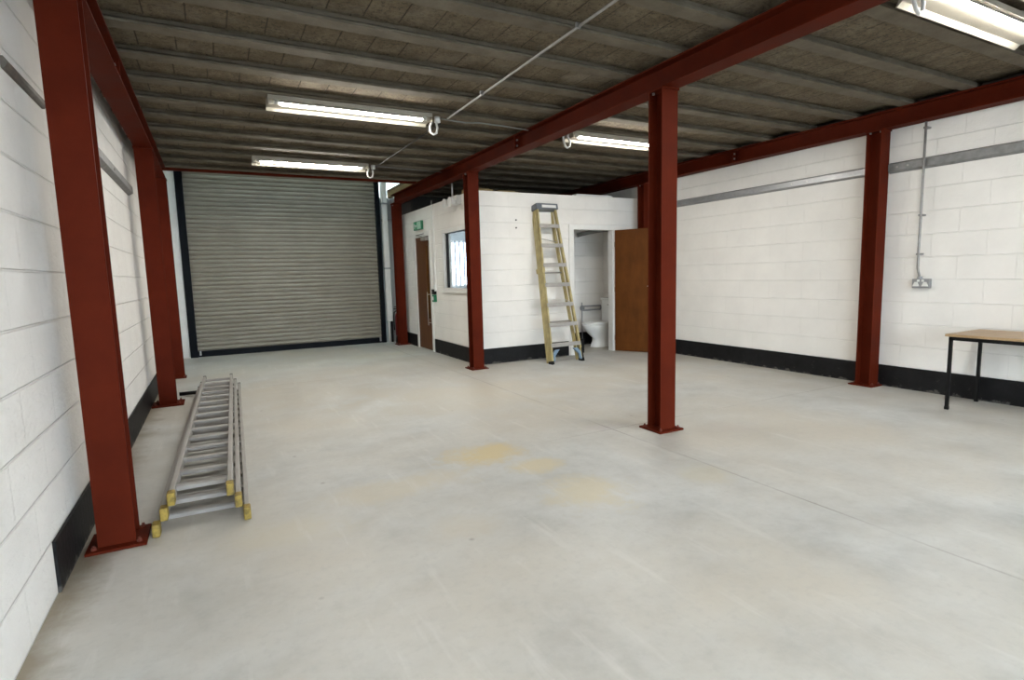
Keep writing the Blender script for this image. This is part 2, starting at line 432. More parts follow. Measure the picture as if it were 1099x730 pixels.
# mezzanine soffit: blocks on precast joists
bm = nb()
box(bm, XL, 3.142, YB, YE, 2.882, 2.98); box(bm, 3.142, XR, YB, YF, 2.882, 2.98)
for f in bm.faces: f.material_index = 0
k = -13
while True:
    y = 3.60 + .517*k
    if y > YF-.15: break
    x1 = XR if y > YE-.12 else 3.142
    if y > YB:
        b = nb()
        spans = [(XL, 3.142, 1), (3.142, XR-.012, 1)] if y < YE-.12 else [(3.142, XR-.012, 1)]
        for a, c, _ in spans:
            prism(b, [(y, 2.822), (y+.115, 2.822), (y+.115, 2.838), (y+.085, 2.858), (y+.085, 2.89), (y+.030, 2.89), (y+.030, 2.858), (y, 2.838)], 'x', a, c)
        for f in b.faces: f.material_index = 1
        merge(bm, b)
    k += 1
struct('ceiling', bm, [M['blocks'], M['joist']], 'rough concrete block and joist soffit of the mezzanine')

# black painted bands along the wall bottoms
bm = nb(); box(bm, XL, XL+.012, 2.86, YF, 0, .225); struct('baseboard_left', bm, M['band'])
bm = nb(); box(bm, XR-.012, XR, YB, YO, 0, .225); struct('baseboard_right', bm, M['band'])
bm = nb(); box(bm, XO, 4.83, YO-.012, YO, 0, .225); struct('baseboard_office_front', bm, M['band'])
bm = nb(); box(bm, XO-.012, XO, YO-.012, 8.93, 0, .225); box(bm, XO-.012, XO, 9.84, YF-.1, 0, .225); struct('baseboard_office_side', bm, M['band'])

# ---- office and toilet block
WX0, WX1, WZ = 4.942, 5.690, 1.945       # toilet door opening
DY0, DY1, DDZ = 9.03, 9.75, 1.975        # office door opening
WY0, WY1, WZ0, WZ1 = 7.46, 8.36, 1.10, 1.95
bm = nb()
box(bm, XO, WX0-.03, YO, YO+.1, 0, ZO); box(bm, WX1+.03, XR, YO, YO+.1, 0, ZO); box(bm, WX0-.03, WX1+.03, YO, YO+.1, WZ+.03, ZO)
struct('wall_office_front', bm, M['wx'], 'white painted block wall of the office, behind the stepladder')
bm = nb()
box(bm, XO, XO+.1, YO+.1, WY0, 0, ZO); box(bm, XO, XO+.1, WY0, WY1, 0, WZ0); box(bm, XO, XO+.1, WY0, WY1, WZ1, ZO)
box(bm, XO, XO+.1, WY1, DY0-.03, 0, ZO); box(bm, XO, XO+.1, DY0-.03, DY1+.03, DDZ+.03, ZO); box(bm, XO, XO+.1, DY1+.03, YF-.02, 0, ZO)
struct('wall_office_side', bm, M['wy'], 'white painted block wall of the office with window and brown door')
bm = nb(); box(bm, 4.70, 4.78, YO+.1, 8.25, 0, ZO-.05); box(bm, 4.70, XR, 8.15, 8.25, 0, ZO-.05); struct('wall_toilet', bm, M['wx'])
bm = nb(); box(bm, 4.78, XR, 8.13, 8.15, 0, .225); struct('baseboard_toilet', bm, M['band'])
bm = nb(); box(bm, XO+.02, XR, YO+.02, YF, ZO-.05, ZO-.01); struct('ceiling_office', bm, [M['plaster']])
bm = nb(); box(bm, 4.78, 5.2, YO+.1, YO+.125, .0, .225); struct('baseboard_toilet_inner', bm, M['band'])

# toilet door: frame, open leaf
d = thing('door_2', 'orange brown flush door standing open at the toilet', None, (WX1+.005, YO-.005, 0), kind='structure')
b = nb()
for x0, x1 in ((WX0-.085, WX0), (WX1, WX1+.055)): box(b, x0, x1, YO-.018, YO, 0, WZ)
box(b, WX0-.085, WX1+.055, YO-.018, YO, WZ, WZ+.075)
for x0, x1 in ((WX0-.03, WX0), (WX1, WX1+.03)): box(b, x0, x1, YO, YO+.1, 0, WZ)
box(b, WX0-.03, WX1+.03, YO, YO+.1, WZ, WZ+.03)
bmesh.ops.translate(b, vec=(-WX1-.005, -YO+.005, 0), verts=b.verts)
obj('door_frame', b, M['white'], d)
ang = math.radians(-62)
b = nb(); box(b, 0.0, .74, -.022, .022, .008, WZ-.003, bev=.002)
leaf = obj('door_leaf', b, M['doorwood'], d, (.036, -.03, 0)); leaf.rotation_euler = (0, 0, ang)
b = nb(); box(b, .66, .70, .022, .03, .93, 1.10, bev=.003); cyl(b, (.68, .03, 1.05), (.68, .075, 1.05), .009); cyl(b, (.68, .07, 1.05), (.56, .07, 1.05), .009)
box(b, .66, .70, -.03, -.022, .93, 1.10, bev=.003); cyl(b, (.68, -.03, 1.05), (.68, -.075, 1.05), .009); cyl(b, (.68, -.07, 1.05), (.56, -.07, 1.05), .009)
obj('handle', b, M['alu'], leaf)
for z in (.22, 1.0, 1.72):
    b = nb(); cyl(b, (0, 0, z-.04), (0, 0, z+.04), .008); obj('hinge', b, M['bolt'], d, (.03, -.02, 0))

# office door: closed dark leaf with narrow glass and closer
d = thing('door_1', 'dark brown office door with narrow vision strip, below the green sign', None, (XO, DY0, 0), kind='structure')
b = nb()
for y0, y1 in ((-.075, 0), (DY1-DY0, DY1-DY0+.075)): box(b, -.018, 0, y0, y1, 0, DDZ)
box(b, -.018, 0, -.075, DY1-DY0+.075, DDZ, DDZ+.075)
for y0, y1 in ((-.03, 0), (DY1-DY0, DY1-DY0+.03)): box(b, 0, .1, y0, y1, 0, DDZ)
box(b, 0, .1, -.03, DY1-DY0+.03, DDZ, DDZ+.03)
obj('door_frame', b, M['white'], d)
W_ = DY1-DY0
b = nb(); g0, g1 = .10, .21
box(b, .0, .044, .003, g0, .01, DDZ-.003); box(b, .0, .044, g1, W_-.003, .01, DDZ-.003)
box(b, .0, .044, g0, g1, .01, .55); box(b, .0, .044, g0, g1, 1.82, DDZ-.003)
leaf = obj('door_leaf', b, M['darkdoor'], d)
b = nb(); box(b, .019, .025, g0, g1, .55, 1.82); obj('vision_panel', b, M['visionglass'], leaf)
b = nb()
cyl(b, (-.05, .08, .45), (-.05, .08, 1.02), .008); cyl(b, (-.05, .08, .49), (0, .08, .49), .007); cyl(b, (-.05, .08, .98), (0, .08, .98), .007)
obj('handle', b, M['alu'], leaf)
b = nb(); box(b, -.065, 0, .04, .27, 1.895, 1.955, bev=.006); cyl(b, (-.045, .2, 1.96), (-.09, .42, 2.0), .008); cyl(b, (-.09, .42, 2.0), (-.015, .22, 2.02), .008)
obj('closer', b, M['alu'], leaf)

# office window
w = thing('window_1', 'white framed office window beside the brown door', None, (XO, WY0, WZ0), kind='structure')
H_, L_ = WZ1-WZ0, WY1-WY0
b = nb()
for y0, y1, z0, z1 in ((-.06, .0, -.05, H_+.06), (L_, L_+.06, -.05, H_+.06), (0, L_, H_, H_+.06), (0, L_, -.05, 0)): box(b, -.02, .11, y0, y1, z0, z1)
box(b, -.045, 0, -.07, L_+.07, -.075, -.045, bev=.005)
obj('window_frame', b, M['white'], w)
b = nb(); box(b, .045, .051, 0, L_, 0, H_); obj('pane', b, M['glass'], w)
b = nb()
for y0, y1, z0, z1 in ((L_-.022, L_, 0, H_),): box(b, .03, .07, y0, y1, z0, z1)
obj('gasket', b, M['blackplastic'], w)

# far office window with white bars, seen through the office glass
w = thing('window_4', 'bright barred outside window seen through the office glass', None, (4.42, YF, 1.06), kind='structure')
b = nb()
for x0, x1, z0, z1 in ((0, .04, 0, .96), (.99, 1.03, 0, .96), (.04, .99, 0, .04), (.04, .99, .92, .96)): box(b, x0, x1, -.02, .08, z0, z1)
obj('window_frame', b, M['white'], w)
b = nb(); box(b, .04, .99, .05, .056, .04, .92); obj('pane', b, M['glass'], w)
for i in range(9):
    b = nb(); x = .10+i*.10; box(b, x-.018, x+.018, -.045, -.02, .0, .96); obj('bar', b, M['bar'], w)

# ------------------------------------------------------------------ red steel frame
def I_xy(w, d, t=.011, tw=.008):           # flanges face +-y, web along y
    a, e = w/2, d/2; s = tw/2
    return [(-a, -e), (a, -e), (a, -e+t), (s, -e+t), (s, e-t), (a, e-t), (a, e), (-a, e), (-a, e-t), (-s, e-t), (-s, -e+t), (-a, -e+t)]
def column(x, y, label, top=ZB, w=.157, plate=.25, px=None):
    t = thing('steel_column', label, 'column', (x, y, 0), group='red steel columns')
    b = nb(); prism(b, I_xy(w, .152), 'z', .012, top-.014); obj('shaft', b, M['red'], t, bevel=.0015)
    b = nb(); h = plate/2; px = px or h; box(b, -h, px, -h, h, .0, .014, bev=.002); obj('base_plate', b, M['red'], t)
    for sx in (-1, 1):
        for sy in (-1, 1):
            b = nb(); cyl(b, (sx*min(h*.74, px-.02), sy*h*.74, .014), (sx*min(h*.74, px-.02), sy*h*.74, .026), .012, seg=6, smooth=False); cyl(b, (sx*min(h*.74, px-.02), sy*h*.74, .026), (sx*min(h*.74, px-.02), sy*h*.74, .036), .007, seg=8)
            obj('anchor_bolt', b, M['redbolt'], t)
    b = nb(); box(b, -.085, .085, -.085, .085, top-.014, top); obj('cap_plate', b, M['red'], t)
    for sx in (-1, 1):
        for sy in (-1, 1):
            b = nb(); cyl(b, (sx*.05, sy*.05, top-.028), (sx*.05, sy*.05, top-.014), .011, seg=6, smooth=False); obj('cap_bolt', b, M['bolt'], t)
    return t
XC, XRC, XLC = 3.142, 6.150, -.514
column(XC, 3.345, 'free-standing red steel column nearest the middle of the room')
column(XC, 6.960, 'red steel column in front of the office corner')
column(XC, 10.385, 'red steel column between the shutter and the brown office door')
column(XRC, 3.42, 'red steel column on the right wall next to the socket', px=.078)
column(XRC, 6.95, 'red steel column behind the open toilet door', px=.078)
column(XLC, 3.303, 'large red steel column nearest the camera on the left wall', plate=.25)
column(XLC, 6.878, 'red steel column on the left wall beside the far end of the long ladder', plate=.29)
column(XLC, 8.76, 'red steel column closest to the left side of the roller shutter', plate=.2)

def I_xz(w, d, t=.012, tw=.009):
    return [(u, v) for u, v in I_xy(w, d, t, tw)]
def beam(x, y0, y1, label, stiff=()):
    t = thing('steel_beam', label, 'beam', (x, y0, ZB), group='red steel beams')
    d = ZT-ZB
    b = nb(); prism(b, [(u, v+d/2) for u, v in I_xy(.157, d, .012, .009)], 'y', 0, y1-y0); obj('girder', b, M['red'], t, bevel=.0015)
    for y in stiff:
        b = nb(); 
        for s in (-1, 1): box(b, min(s*.005, s*.07), max(s*.005, s*.07), y-y0-.006, y-y0+.006, .012, d-.012)
        obj('stiffener', b, M['red'], t)
        for s in (-1, 1):
            for z in (.055, .115):
                b = nb(); cyl(b, (s*.04, y-y0-.018, z), (s*.04, y-y0+.018, z), .011, seg=6, smooth=False); obj('bolt', b, M['bolt'], t)
beam(XC, YB, 10.47, 'long red steel beam over the middle row of columns', (5.6,))
beam(XLC, YB, 8.86, 'long red steel beam along the left wall', (4.75,))
beam(XRC, YB, YF-.03, 'long red steel beam along the right wall', (5.2,))
t = thing('ceiling_edge_beam', 'thin red steel edge of the mezzanine above the roller shutter', 'beam', (XLC, YE, 2.80))
b = nb(); prism(b, [(0, 0), (.06, 0), (.06, .01), (.01, .01), (.01, .15), (.06, .15), (.06, .16), (0, .16)], 'x', -.15, XC-XLC-.08); obj('channel', b, M['red'], t)

# wall rails (galvanised C sections)
def rail(side, y0, y1, z0, h, label, holes=(), mat='galv'):
    x = XR if side > 0 else XL
    t = thing('steel_rail', label, 'rail', (x, y0, z0), group='galvanised wall rails')
    s = -side
    b = nb(); pr = [(0, 0), (s*.04, 0), (s*.04, .022), (s*.034, .022), (s*.034, .006), (s*.006, .006), (s*.006, h-.006), (s*.034, h-.006), (s*.034, h-.022), (s*.04, h-.022), (s*.04, h), (0, h)]
    e_ = min(.02, h*.3); q_ = .045 if h > .06 else .02; pr = [(0, 0), (s*.012, .0), (s*q_, e_), (s*q_, h-e_), (s*.012, h), (0, h)]
    prism(b, pr, 'y', 0, y1-y0); obj('section', b, M[mat], t)
    for y in holes:
        b = nb(); cyl(b, (s*.045, y-y0, h/2), (s*.051, y-y0, h/2), .011, seg=8); obj('bolt', b, M['bolt'], t)
rail(1, 3.51, 6.86, 2.222, .098, 'bright galvanised rail on the right wall between red columns', (4.22, 4.42))
rail(1, -1.5, 3.335, 2.212, .106, 'dull galvanised rail on the right wall above the socket', (3.15, 3.25), 'dullgalv')
rail(-1, 3.75, 6.79, 2.165, .10, 'galvanised rail on the left wall between red columns', (5.6,), 'dullgalv')
rail(-1, 2.99, 3.60, 2.155, .045, 'short thin dark rail on the left wall behind the nearest column', (), 'shaderail')

# ------------------------------------------------------------------ roller shutter
t = thing('roller_shutter', 'grey ribbed roller shutter filling the far wall', 'shutter', ((DX0+DX1)/2, YF, 0))
hw = (DX1-DX0)/2
b = nb(); prof = []; pitch = .075; z = .10
while z < DZ-.01:
    for q, dd in ((0, .0), (.10, .010), (.28, .019), (.5, .022), (.72, .019), (.88, .010), (.93, .0)): prof.append((.03-dd, z+q*pitch))
    z += pitch
back = [(.05, prof[-1][1]), (.05, .10)]
prism(b, prof+back, 'x', -hw, hw); obj('curtain', b, M['shutter'], t)
b = nb(); box(b, -hw, hw, -.005, .06, .0, .10, bev=.006); obj('bottom_rail', b, M['guide'], t)
for x0, x1 in ((-hw-.09, -hw+.025), (hw-.03, hw+.055)):
    b = nb(); box(b, x0, x1, -.05, .09, 0, DZ+.05, bev=.005); obj('guide_rail', b, M['guide'], t)
b = nb(); box(b, -hw-.09, hw+.06, -.05, .12, DZ, DZ+.4, bev=.02); obj('hood', b, M['shutter'], t)
for s in (-1, 1):
    b = nb(); box(b, s*(hw-.06)-.015, s*(hw-.06)+.015, -.03, -.005, .03, .11, bev=.004); obj('lock_bolt', b, M['bolt'], t)

# white post next to the shutter
t = thing('boxed_pipe', 'white boxed pipe between the roller shutter and grey cladding', 'pipe', (3.055, YF-.04, 0))
b = nb(); box(b, -.048, .055, -.05, .06, .42, 3.9, bev=.008); obj('casing', b, M['white'], t)
b = nb(); cyl(b, (-.012, 0, 0), (-.012, 0, .42), .022); obj('pipe', b, M['white'], t)
b = nb(); cyl(b, (.045, .0, 0), (.045, .0, .42), .022); obj('pipe', b, M['blackplastic'], t)
for z in (1.45, 2.7):
    b = nb(); box(b, -.055, .062, -.056, .05, z, z+.03); obj('strap', b, M['galv'], t)

# fire extinguisher tucked behind the far column
t = thing('fire_extinguisher', 'red fire extinguisher half hidden behind the far red column', 'extinguisher', (3.18, 10.72, 0))
b = nb(); prof = [(.001, .14), (.06, .14), (.068, .16), (.068, .52), (.055, .57), (.03, .60), (.018, .62), (.001, .62)]
rings = [[(r*math.cos(2*PI*k/20), r*math.sin(2*PI*k/20), z) for k in range(20)] for r, z in prof]
loft(b, rings); obj('cylinder_body', b, M['extred'], t)
b = nb(); cyl(b, (0, 0, .62), (0, 0, .66), .018); box(b, -.09, .02, -.012, .012, .66, .68, bev=.004); box(b, -.08, .02, -.012, .012, .70, .715, bev=.004); obj('valve', b, M['blackplastic'], t)
b = nb(); tube(b, [(-.03, 0, .64), (-.08, .01, .60), (-.09, .02, .5), (-.085, .03, .32), (-.08, .03, .25)], .012); obj('hose', b, M['blackplastic'], t)
b = nb(); cyl(b, (0, 0, 0), (0, 0, .14), .075, .062); obj('stand', b, M['blackplastic'], t)

# ------------------------------------------------------------------ lights
def fixture(x0, x1, yc, label, hook_end, tx=.05):
    L = x1-x0; zc = 2.80
    under = ((yc-3.60) % .517) < .115
    t = thing('ceiling_light', label, 'light', (x0, yc, zc), group='fluorescent battens')
    b = nb()
    pr = [(-.092, -.014), (-.092, .02), (.085, .02), (.122, -.058), (.114, -.060), (.086, -.036), (-.015, -.036), (-.022, .010), (-.08, .010), (-.087, -.014)]
    prism(b, pr, 'x', 0, L)
    box(b, 0, .006, -.085, -.02, -.053, .02); box(b, L-.006, L, -.085, -.02, -.053, .02)
    obj('tray', b, M['tray'], t)
    b = nb(); n = 14; ya, zb_, r = -.055, -.028, .023
    prism(b, [(ya+r*math.cos(PI*1.1+PI*.8*k/n), zb_+r*math.sin(PI*1.1+PI*.8*k/n)) for k in range(n+1)], 'x', tx+.05, L-tx-.05)
    tb = obj('tube', b, M['tube'], t)
    b = nb(); prism(b, [(ya+r*math.cos(-PI*.1+PI*1.2*k/n), zb_+.0005+r*math.sin(-PI*.1+PI*1.2*k/n)) for k in range(n+1)], 'x', tx+.05, L-tx-.05)
    obj('tube_back', b, M['tray'], tb)
    for a, c in ((tx, tx+.05), (L-tx-.05, L-tx)):
        b = nb(); cyl(b, (a, -.055, -.028), (c, -.055, -.028), .0185); box(b, a+.01 if a < L/2 else c-.03, a+.03 if a < L/2 else c-.01, -.07, -.04, -.03, .01); obj('lamp_holder', b, M['cap'], t)
    e = L if hook_end > 0 else 0; s = hook_end
    b = nb()
    tube(b, [(e, .0, .0), (e+s*.02, -.01, -.03), (e-s*.005, -.02, -.09), (e+s*.0, -.02, -.135), (e+s*.03, -.02, -.155), (e+s*.06, -.02, -.14), (e+s*.075, -.01, -.09), (e+s*.07, 0, -.03), (e+s*.085, .01, .02)], .011, 8)
    obj('flex', b, M['cable'], t)
    b = nb(); cyl(b, (e+s*.085, .01, -.03), (e+s*.085, .01, .022), .03, seg=14); obj('junction_box', b, M['offwhite'], t)
    for x in (.3, L-.3):
        b = nb(); box(b, x-.02, x+.02, -.03, .03, .018, .022 if under else .082); obj('bracket', b, M['cap'], t)
    return t
fixture(.52, 1.96, 5.26, 'lit fluorescent batten over the floor, nearer of the two left of the middle beam', 1)
fixture(.55, 1.98, 7.80, 'lit fluorescent batten in front of the roller shutter', 1)
fixture(3.57, 4.98, 5.26, 'lit fluorescent batten seen beside the free-standing column', -1)
fixture(3.56, 5.03, 1.80, 'lit fluorescent batten in the upper right corner of the photo', -1)
fixture(.52, 1.96, 1.0, 'lit fluorescent batten overhead near the left wall, outside the picture', 1)

# conduit runs on the soffit
t = thing('ceiling_conduit', 'grey conduit running lengthways under the ceiling to the light ends', 'conduit', (2.10, YB, 2.80))
b = nb(); cyl(b, (0, .1, 0), (.03, 5.26-YB-.05, 0), .009, seg=10); obj('pipe', b, M['conduit'], t)
b = nb(); cyl(b, (.03, 5.26-YB+.15, .0), (.0, 7.8-YB, 0), .007, seg=10); obj('pipe', b, M['darkcable'], t)
for y in (4.9, 6.2, 7.6, 8.9):
    b = nb(); box(b, .0, .034, y-.008, y+.008, -.011, .02); obj('clip', b, M['conduit'], t)
t = tag(obj('ceiling_cable', (lambda b: (tube(b, [(2.09, 5.28, 2.812), (2.35, 5.28, 2.80), (2.5, 5.27, 2.812), (2.8, 5.27, 2.806), (3.06, 5.26, 2.79)], .007, 6), b)[-1])(nb()), M['greycable']),
        'thin dark cable from the middle light to the steel beam', 'cable', kind='thing')
tag(obj('ceiling_cable', (lambda b: (tube(b, [(2.10, 7.82, 2.812), (2.5, 7.82, 2.806), (3.06, 7.8, 2.79)], .007, 6), b)[-1])(nb()), M['greycable']),
    'thin dark cable from the shutter-side light to the steel beam', 'cable', kind='thing')

# wall conduit + double socket on the right wall
t = thing('wall_conduit', 'thin grey vertical conduit on the right wall above the socket', 'conduit', (XR-.02, 3.0, 1.14))
b = nb(); tube(b, [(.0, 0, 0), (-.006, 0, .03), (-.04, 0, .10), (-.042, 0, .2), (-.042, 0, .9), (-.042, 0, 1.505)], .011, 10); obj('pipe', b, M['conduit'], t)
for z in (.24, .62, 1.45):
    b = nb(); box(b, -.056, .02, -.018, .018, z-.009, z+.009, bev=.003); obj('clip', b, M['conduit'], t)
t = thing('double_socket', 'grey metal double socket with white outlets on the right wall', 'socket', (XR, 2.975, 1.045))
b = nb(); box(b, -.045, 0, -.078, .078, 0, .092, bev=.005); obj('back_box', b, M['galv'], t)
for s in (-1, 1):
    b = nb(); prism(b, [(s*.040-.03, .018), (s*.040+.03, .018), (s*.040+.012, .06), (s*.040-.012, .06)], 'x', -.051, -.045); obj('outlet', b, M['offwhite'], t)
    b = nb(); box(b, -.054, -.045, s*.02-.010, s*.02+.010, .062, .084, bev=.002); obj('switch', b, M['offwhite'], t)
b = nb(); cyl(b, (-.02, .02, .09), (-.02, .02, .115), .022); obj('coupler', b, M['galv'], t)

# ------------------------------------------------------------------ office wall fittings
t = thing('exit_sign', 'small green exit sign above the brown office door', 'sign', (XO, 9.30, 2.10))
b = nb(); box(b, -.045, 0, 0, .40, 0, .15, bev=.006); obj('housing', b, M['green'], t)
b = nb(); box(b, -.049, -.044, .012, .20, .012, .138); obj('sign_face', b, M['signpale'], t)
b = nb(); box(b, -.049, -.044, .205, .388, .012, .138); obj('sign_face', b, M['signgreen'], t)
b = nb()                                               # running figure and arrow
def q(pts): prism(b, pts, 'x', -.052, -.0485)
q([(.335, .108), (.348, .108), (.348, .124), (.335, .124)]); q([(.315, .06), (.335, .06), (.345, .105), (.322, .105)])
q([(.315, .062), (.328, .062), (.300, .022), (.288, .022)]); q([(.322, .062), (.335, .062), (.352, .03), (.342, .025)])
q([(.322, .098), (.322, .086), (.296, .078), (.292, .088)]); q([(.345, .10), (.345, .09), (.362, .074), (.37, .08)])
q([(.225, .07), (.25, .095), (.25, .08), (.28, .08), (.28, .06), (.25, .06), (.25, .045)])
obj('pictogram', b, M['offwhite'], t)

t = thing('cable_trunking', 'white vertical cable trunking between office door and window', 'trunking', (XO, 8.80, 1.10))
b = nb(); box(b, -.028, 0, -.035, .035, 0, 1.35, bev=.004); obj('duct', b, M['white'], t)
b = nb(); box(b, -.04, 0, -.055, .055, -.06, .04, bev=.006); obj('box', b, M['offwhite'], t)
b = nb(); cyl(b, (-.02, .0, 1.35), (-.02, 0, 1.42), .012); obj('pipe', b, M['greycable'], t)
t = thing('door_release_switch', 'green emergency door release with black top beside the office door', 'switch', (XO, 8.835, .86))
b = nb(); box(b, -.05, 0, -.05, .05, 0, .12, bev=.005); obj('housing', b, M['green'], t)
b = nb(); box(b, -.056, -.049, -.028, .028, .03, .09, bev=.002); obj('press_plate', b, M['offwhite'], t)
b = nb(); box(b, -.055, 0, -.05, .05, .125, .21, bev=.006); obj('cover', b, M['blackplastic'], t)

t = thing('twin_spotlight', 'white twin-headed light fitting high on the office wall above the window', 'light', (XO, 7.72, 2.30))
b = nb(); box(b, -.07, 0, -.10, .12, .02, .15, bev=.01); obj('housing', b, M['offwhite'], t)
for y in (-.09, .13):
    b = nb(); rings = [[(-.12-.07*zz, y+r*math.cos(2*PI*k/16), .05+r*math.sin(2*PI*k/16)) for k in range(16)] for r, zz in ((.03, -.5), (.05, 0), (.065, .6), (.068, .9))]
    loft(b, rings); obj('lamp_head', b, M['offwhite'], t)
    b = nb(); cyl(b, (-.03, y, .10), (-.10, y, .06), .012); obj('arm', b, M['offwhite'], t)
b = nb(); cyl(b, (-.03, .15, .12), (-.03, .15, .35), .014); obj('drop_pipe', b, M['cable'], t)

# fixing holes on the office front wall
for z in (2.066, 1.955):
    b = nb(); cyl(b, (0, -.006, 0), (0, 0.0, 0), .012, seg=10)
    o = obj('wall_plug', b, M['blackplastic'], loc=(3.945, YO, z)); tag(o, ('upper' if z > 2 else 'lower')+' dark wall plug left of the stepladder on the white wall', 'wall plug', 'wall plugs beside the stepladder', 'thing')

# offcuts lying on the office roof
for (x0, x1, y0, y1, z1, m, lab) in ((5.05, 5.75, YO+.06, YO+.22, .03, 'offwhite', 'pale board lying on the office roof above the toilet door'),
                                  (3.40, 3.62, YO+.06, YO+.30, .035, 'timber', 'small timber offcut on the office roof right of the corner column'),
                                  (3.70, 4.05, YO+.08, YO+.2, .022, 'timber', 'thin timber offcut on the office roof above the wall plugs'),
                                  (3.29, 3.37, 7.32, 7.62, .06, 'timber', 'timber offcut on the office roof above the twin light')):
    b = nb(); box(b, 0, x1-x0, 0, y1-y0, 0, z1, bev=.002); box(b, .02, x1-x0-.05, .02, y1-y0-.02, z1, z1+.012, bev=.001)
    tag(obj('timber_board' if m == 'timber' else 'board', b, M[m], loc=(x0, y0, ZO)), lab, 'board', kind='thing')

# ------------------------------------------------------------------ step ladder leaning on the office wall (local: x across, z along the rails)
foot = Vector((4.430, 6.605, 0)); top = Vector((4.430, 7.10, 2.29))
Lz = (top-foot).length; tilt = math.atan2(top.y-foot.y, top.z)
t = thing('step_ladder', 'yellow fibreglass stepladder folded and leaning on the white office wall', 'ladder', foot, (-tilt, 0, math.radians(3)))
WB, WT = .285, .172                         # half widths at bottom and top
def hwid(z): return WB+(WT-WB)*z/Lz
def raily(b, s, y0, y1, z0, z1, wd=.028, ins=0.0):
    A = [(s*(hwid(z0)-ins), y0, z0), (s*(hwid(z0)-ins-wd), y0, z0), (s*(hwid(z0)-ins-wd), y1, z0), (s*(hwid(z0)-ins), y1, z0)]
    B = [(s*(hwid(z1)-ins), y0, z1), (s*(hwid(z1)-ins-wd), y0, z1), (s*(hwid(z1)-ins-wd), y1, z1), (s*(hwid(z1)-ins), y1, z1)]
    loft(b, [A, B], False)
for s in (-1, 1):
    b = nb(); raily(b, s, 0.0, .016, .0, Lz-.05, .03); raily(b, s, 0.0, .075, .0, Lz-.05, .008)
    obj('front_rail', b, M['fibreglass'], t)
    b = nb(); raily(b, s, .095, .150, .03, Lz-.06, .026, .006); r_ = obj('rear_rail', b, M['fibreglass'], t)
    b = nb(); x = s*(WB-.014); box(b, x-.022, x+.022, -.006, .085, -.004, .05, bev=.004); obj('rubber_foot', b, M['blackplastic'], t)
b = nb(); box(b, -WT-.018, WT+.018, -.03, .17, Lz-.075, Lz+.012, bev=.012)
capo = obj('top_cap', b, M['greyplastic'], t)
b = nb(); box(b, -.10, .15, -.033, -.029, Lz-.055, Lz-.015); obj('label_plate', b, M['offwhite'], capo)
NS = 7
for i in range(NS):
    z = .295+i*.292
    b = nb(); w_ = hwid(z)-.012
    prism(b, [(u, v+z) for u, v in ((-.012, -.055), (-.004, -.055), (.0, -.006), (.075, .0), (.08, -.02), (.086, -.02), (.082, .008), (.0, .004), (-.012, .0))], 'x', -w_, w_)
    obj('step', b, M['alu'], t)
b = nb()
for z in (.62, 1.35): cyl(b, (-hwid(z)+.02, .12, z), (hwid(z)-.02, .12, z), .012)
obj('rear_bar', b, M['alu'], t)
for s in (-1, 1):                          # moulded corner braces below the first step
    b = nb()
    prs = [(s*(hwid(.03)-.03), .03), (s*(hwid(.03)-.055), .04), (s*(hwid(.1)-.07), .12), (s*(hwid(.2)-.15), .205), (s*(hwid(.2)-.085), .205), (s*(hwid(.16)-.035), .15)]
    prism(b, prs, 'y', -.004, .03); obj('corner_brace', b, M['blueplastic'], t)
    b = nb(); box(b, s*(WB-.012)-.012, s*(WB-.012)+.012, -.006, .0, .05, .2); obj('rail_guard', b, M['blackplastic'] if s > 0 else M['fibreglass'], t)
b = nb(); cyl(b, (hwid(.9)-.02, .02, .86), (hwid(.9)-.10, .05, .93), .006); cyl(b, (-hwid(1.9)+.02, .06, 1.85), (hwid(1.9)-.06, .06, 1.80), .005)
obj('spreader', b, M['bolt'], t)
b = nb(); box(b, -hwid(1.35)-.012, -hwid(1.35)+.035, -.008, .16, 1.34, 1.41, bev=.006); obj('hinge_bracket', b, M['fibreglass'], t)

# ------------------------------------------------------------------ triple extension ladder lying on the floor
t = thing('extension_ladder', 'long triple aluminium extension ladder lying flat beside the left columns', 'ladder', (-.142, 3.25, 0), (0, 0, math.radians(-1.6)))
secs = [(.224, .0, .0, 4.18), (.186, .070, .02, 4.05), (.150, .140, .03, 4.0)]
for hw_, z0, y0, L in secs:
    b = nb()
    for s in (-1, 1):
        x = s*(hw_-.013)
        box(b, x-.013, x+.013, 0, L, .003, .066, bev=.004)
    sec = obj('section', b, M['alu'], t, (0, y0, z0))
    n = int(L/.262)
    for i in range(n):
        y = .16+i*.262
        b = nb(); prism(b, [(y-.017, .026), (y+.017, .026), (y+.019, .046), (y+.008, .053), (y-.008, .053), (y-.019, .046)], 'x', -hw_+.02, hw_-.02)
        obj('rung', b, M['alu'], sec)
    for s in (-1, 1):
        x = s*(hw_-.013)
        b = nb(); box(b, x-.018, x+.018, -.018, .05, -.0 if z0 == 0 else .001, .069, bev=.008); obj('rubber_foot', b, M['foot'], sec)
        b = nb(); box(b, x-.015, x+.015, L-.03, L+.008, .001, .068, bev=.004); obj('end_cap', b, M['blackplastic'], sec)
b = nb(); cyl(b, (-.40, 3.98, .035), (-.15, 3.98, .035), .022, seg=10); box(b, -.16, -.13, 3.95, 4.01, .005, .06)
obj('stabiliser_bar', b, M['blackmetal'], t)

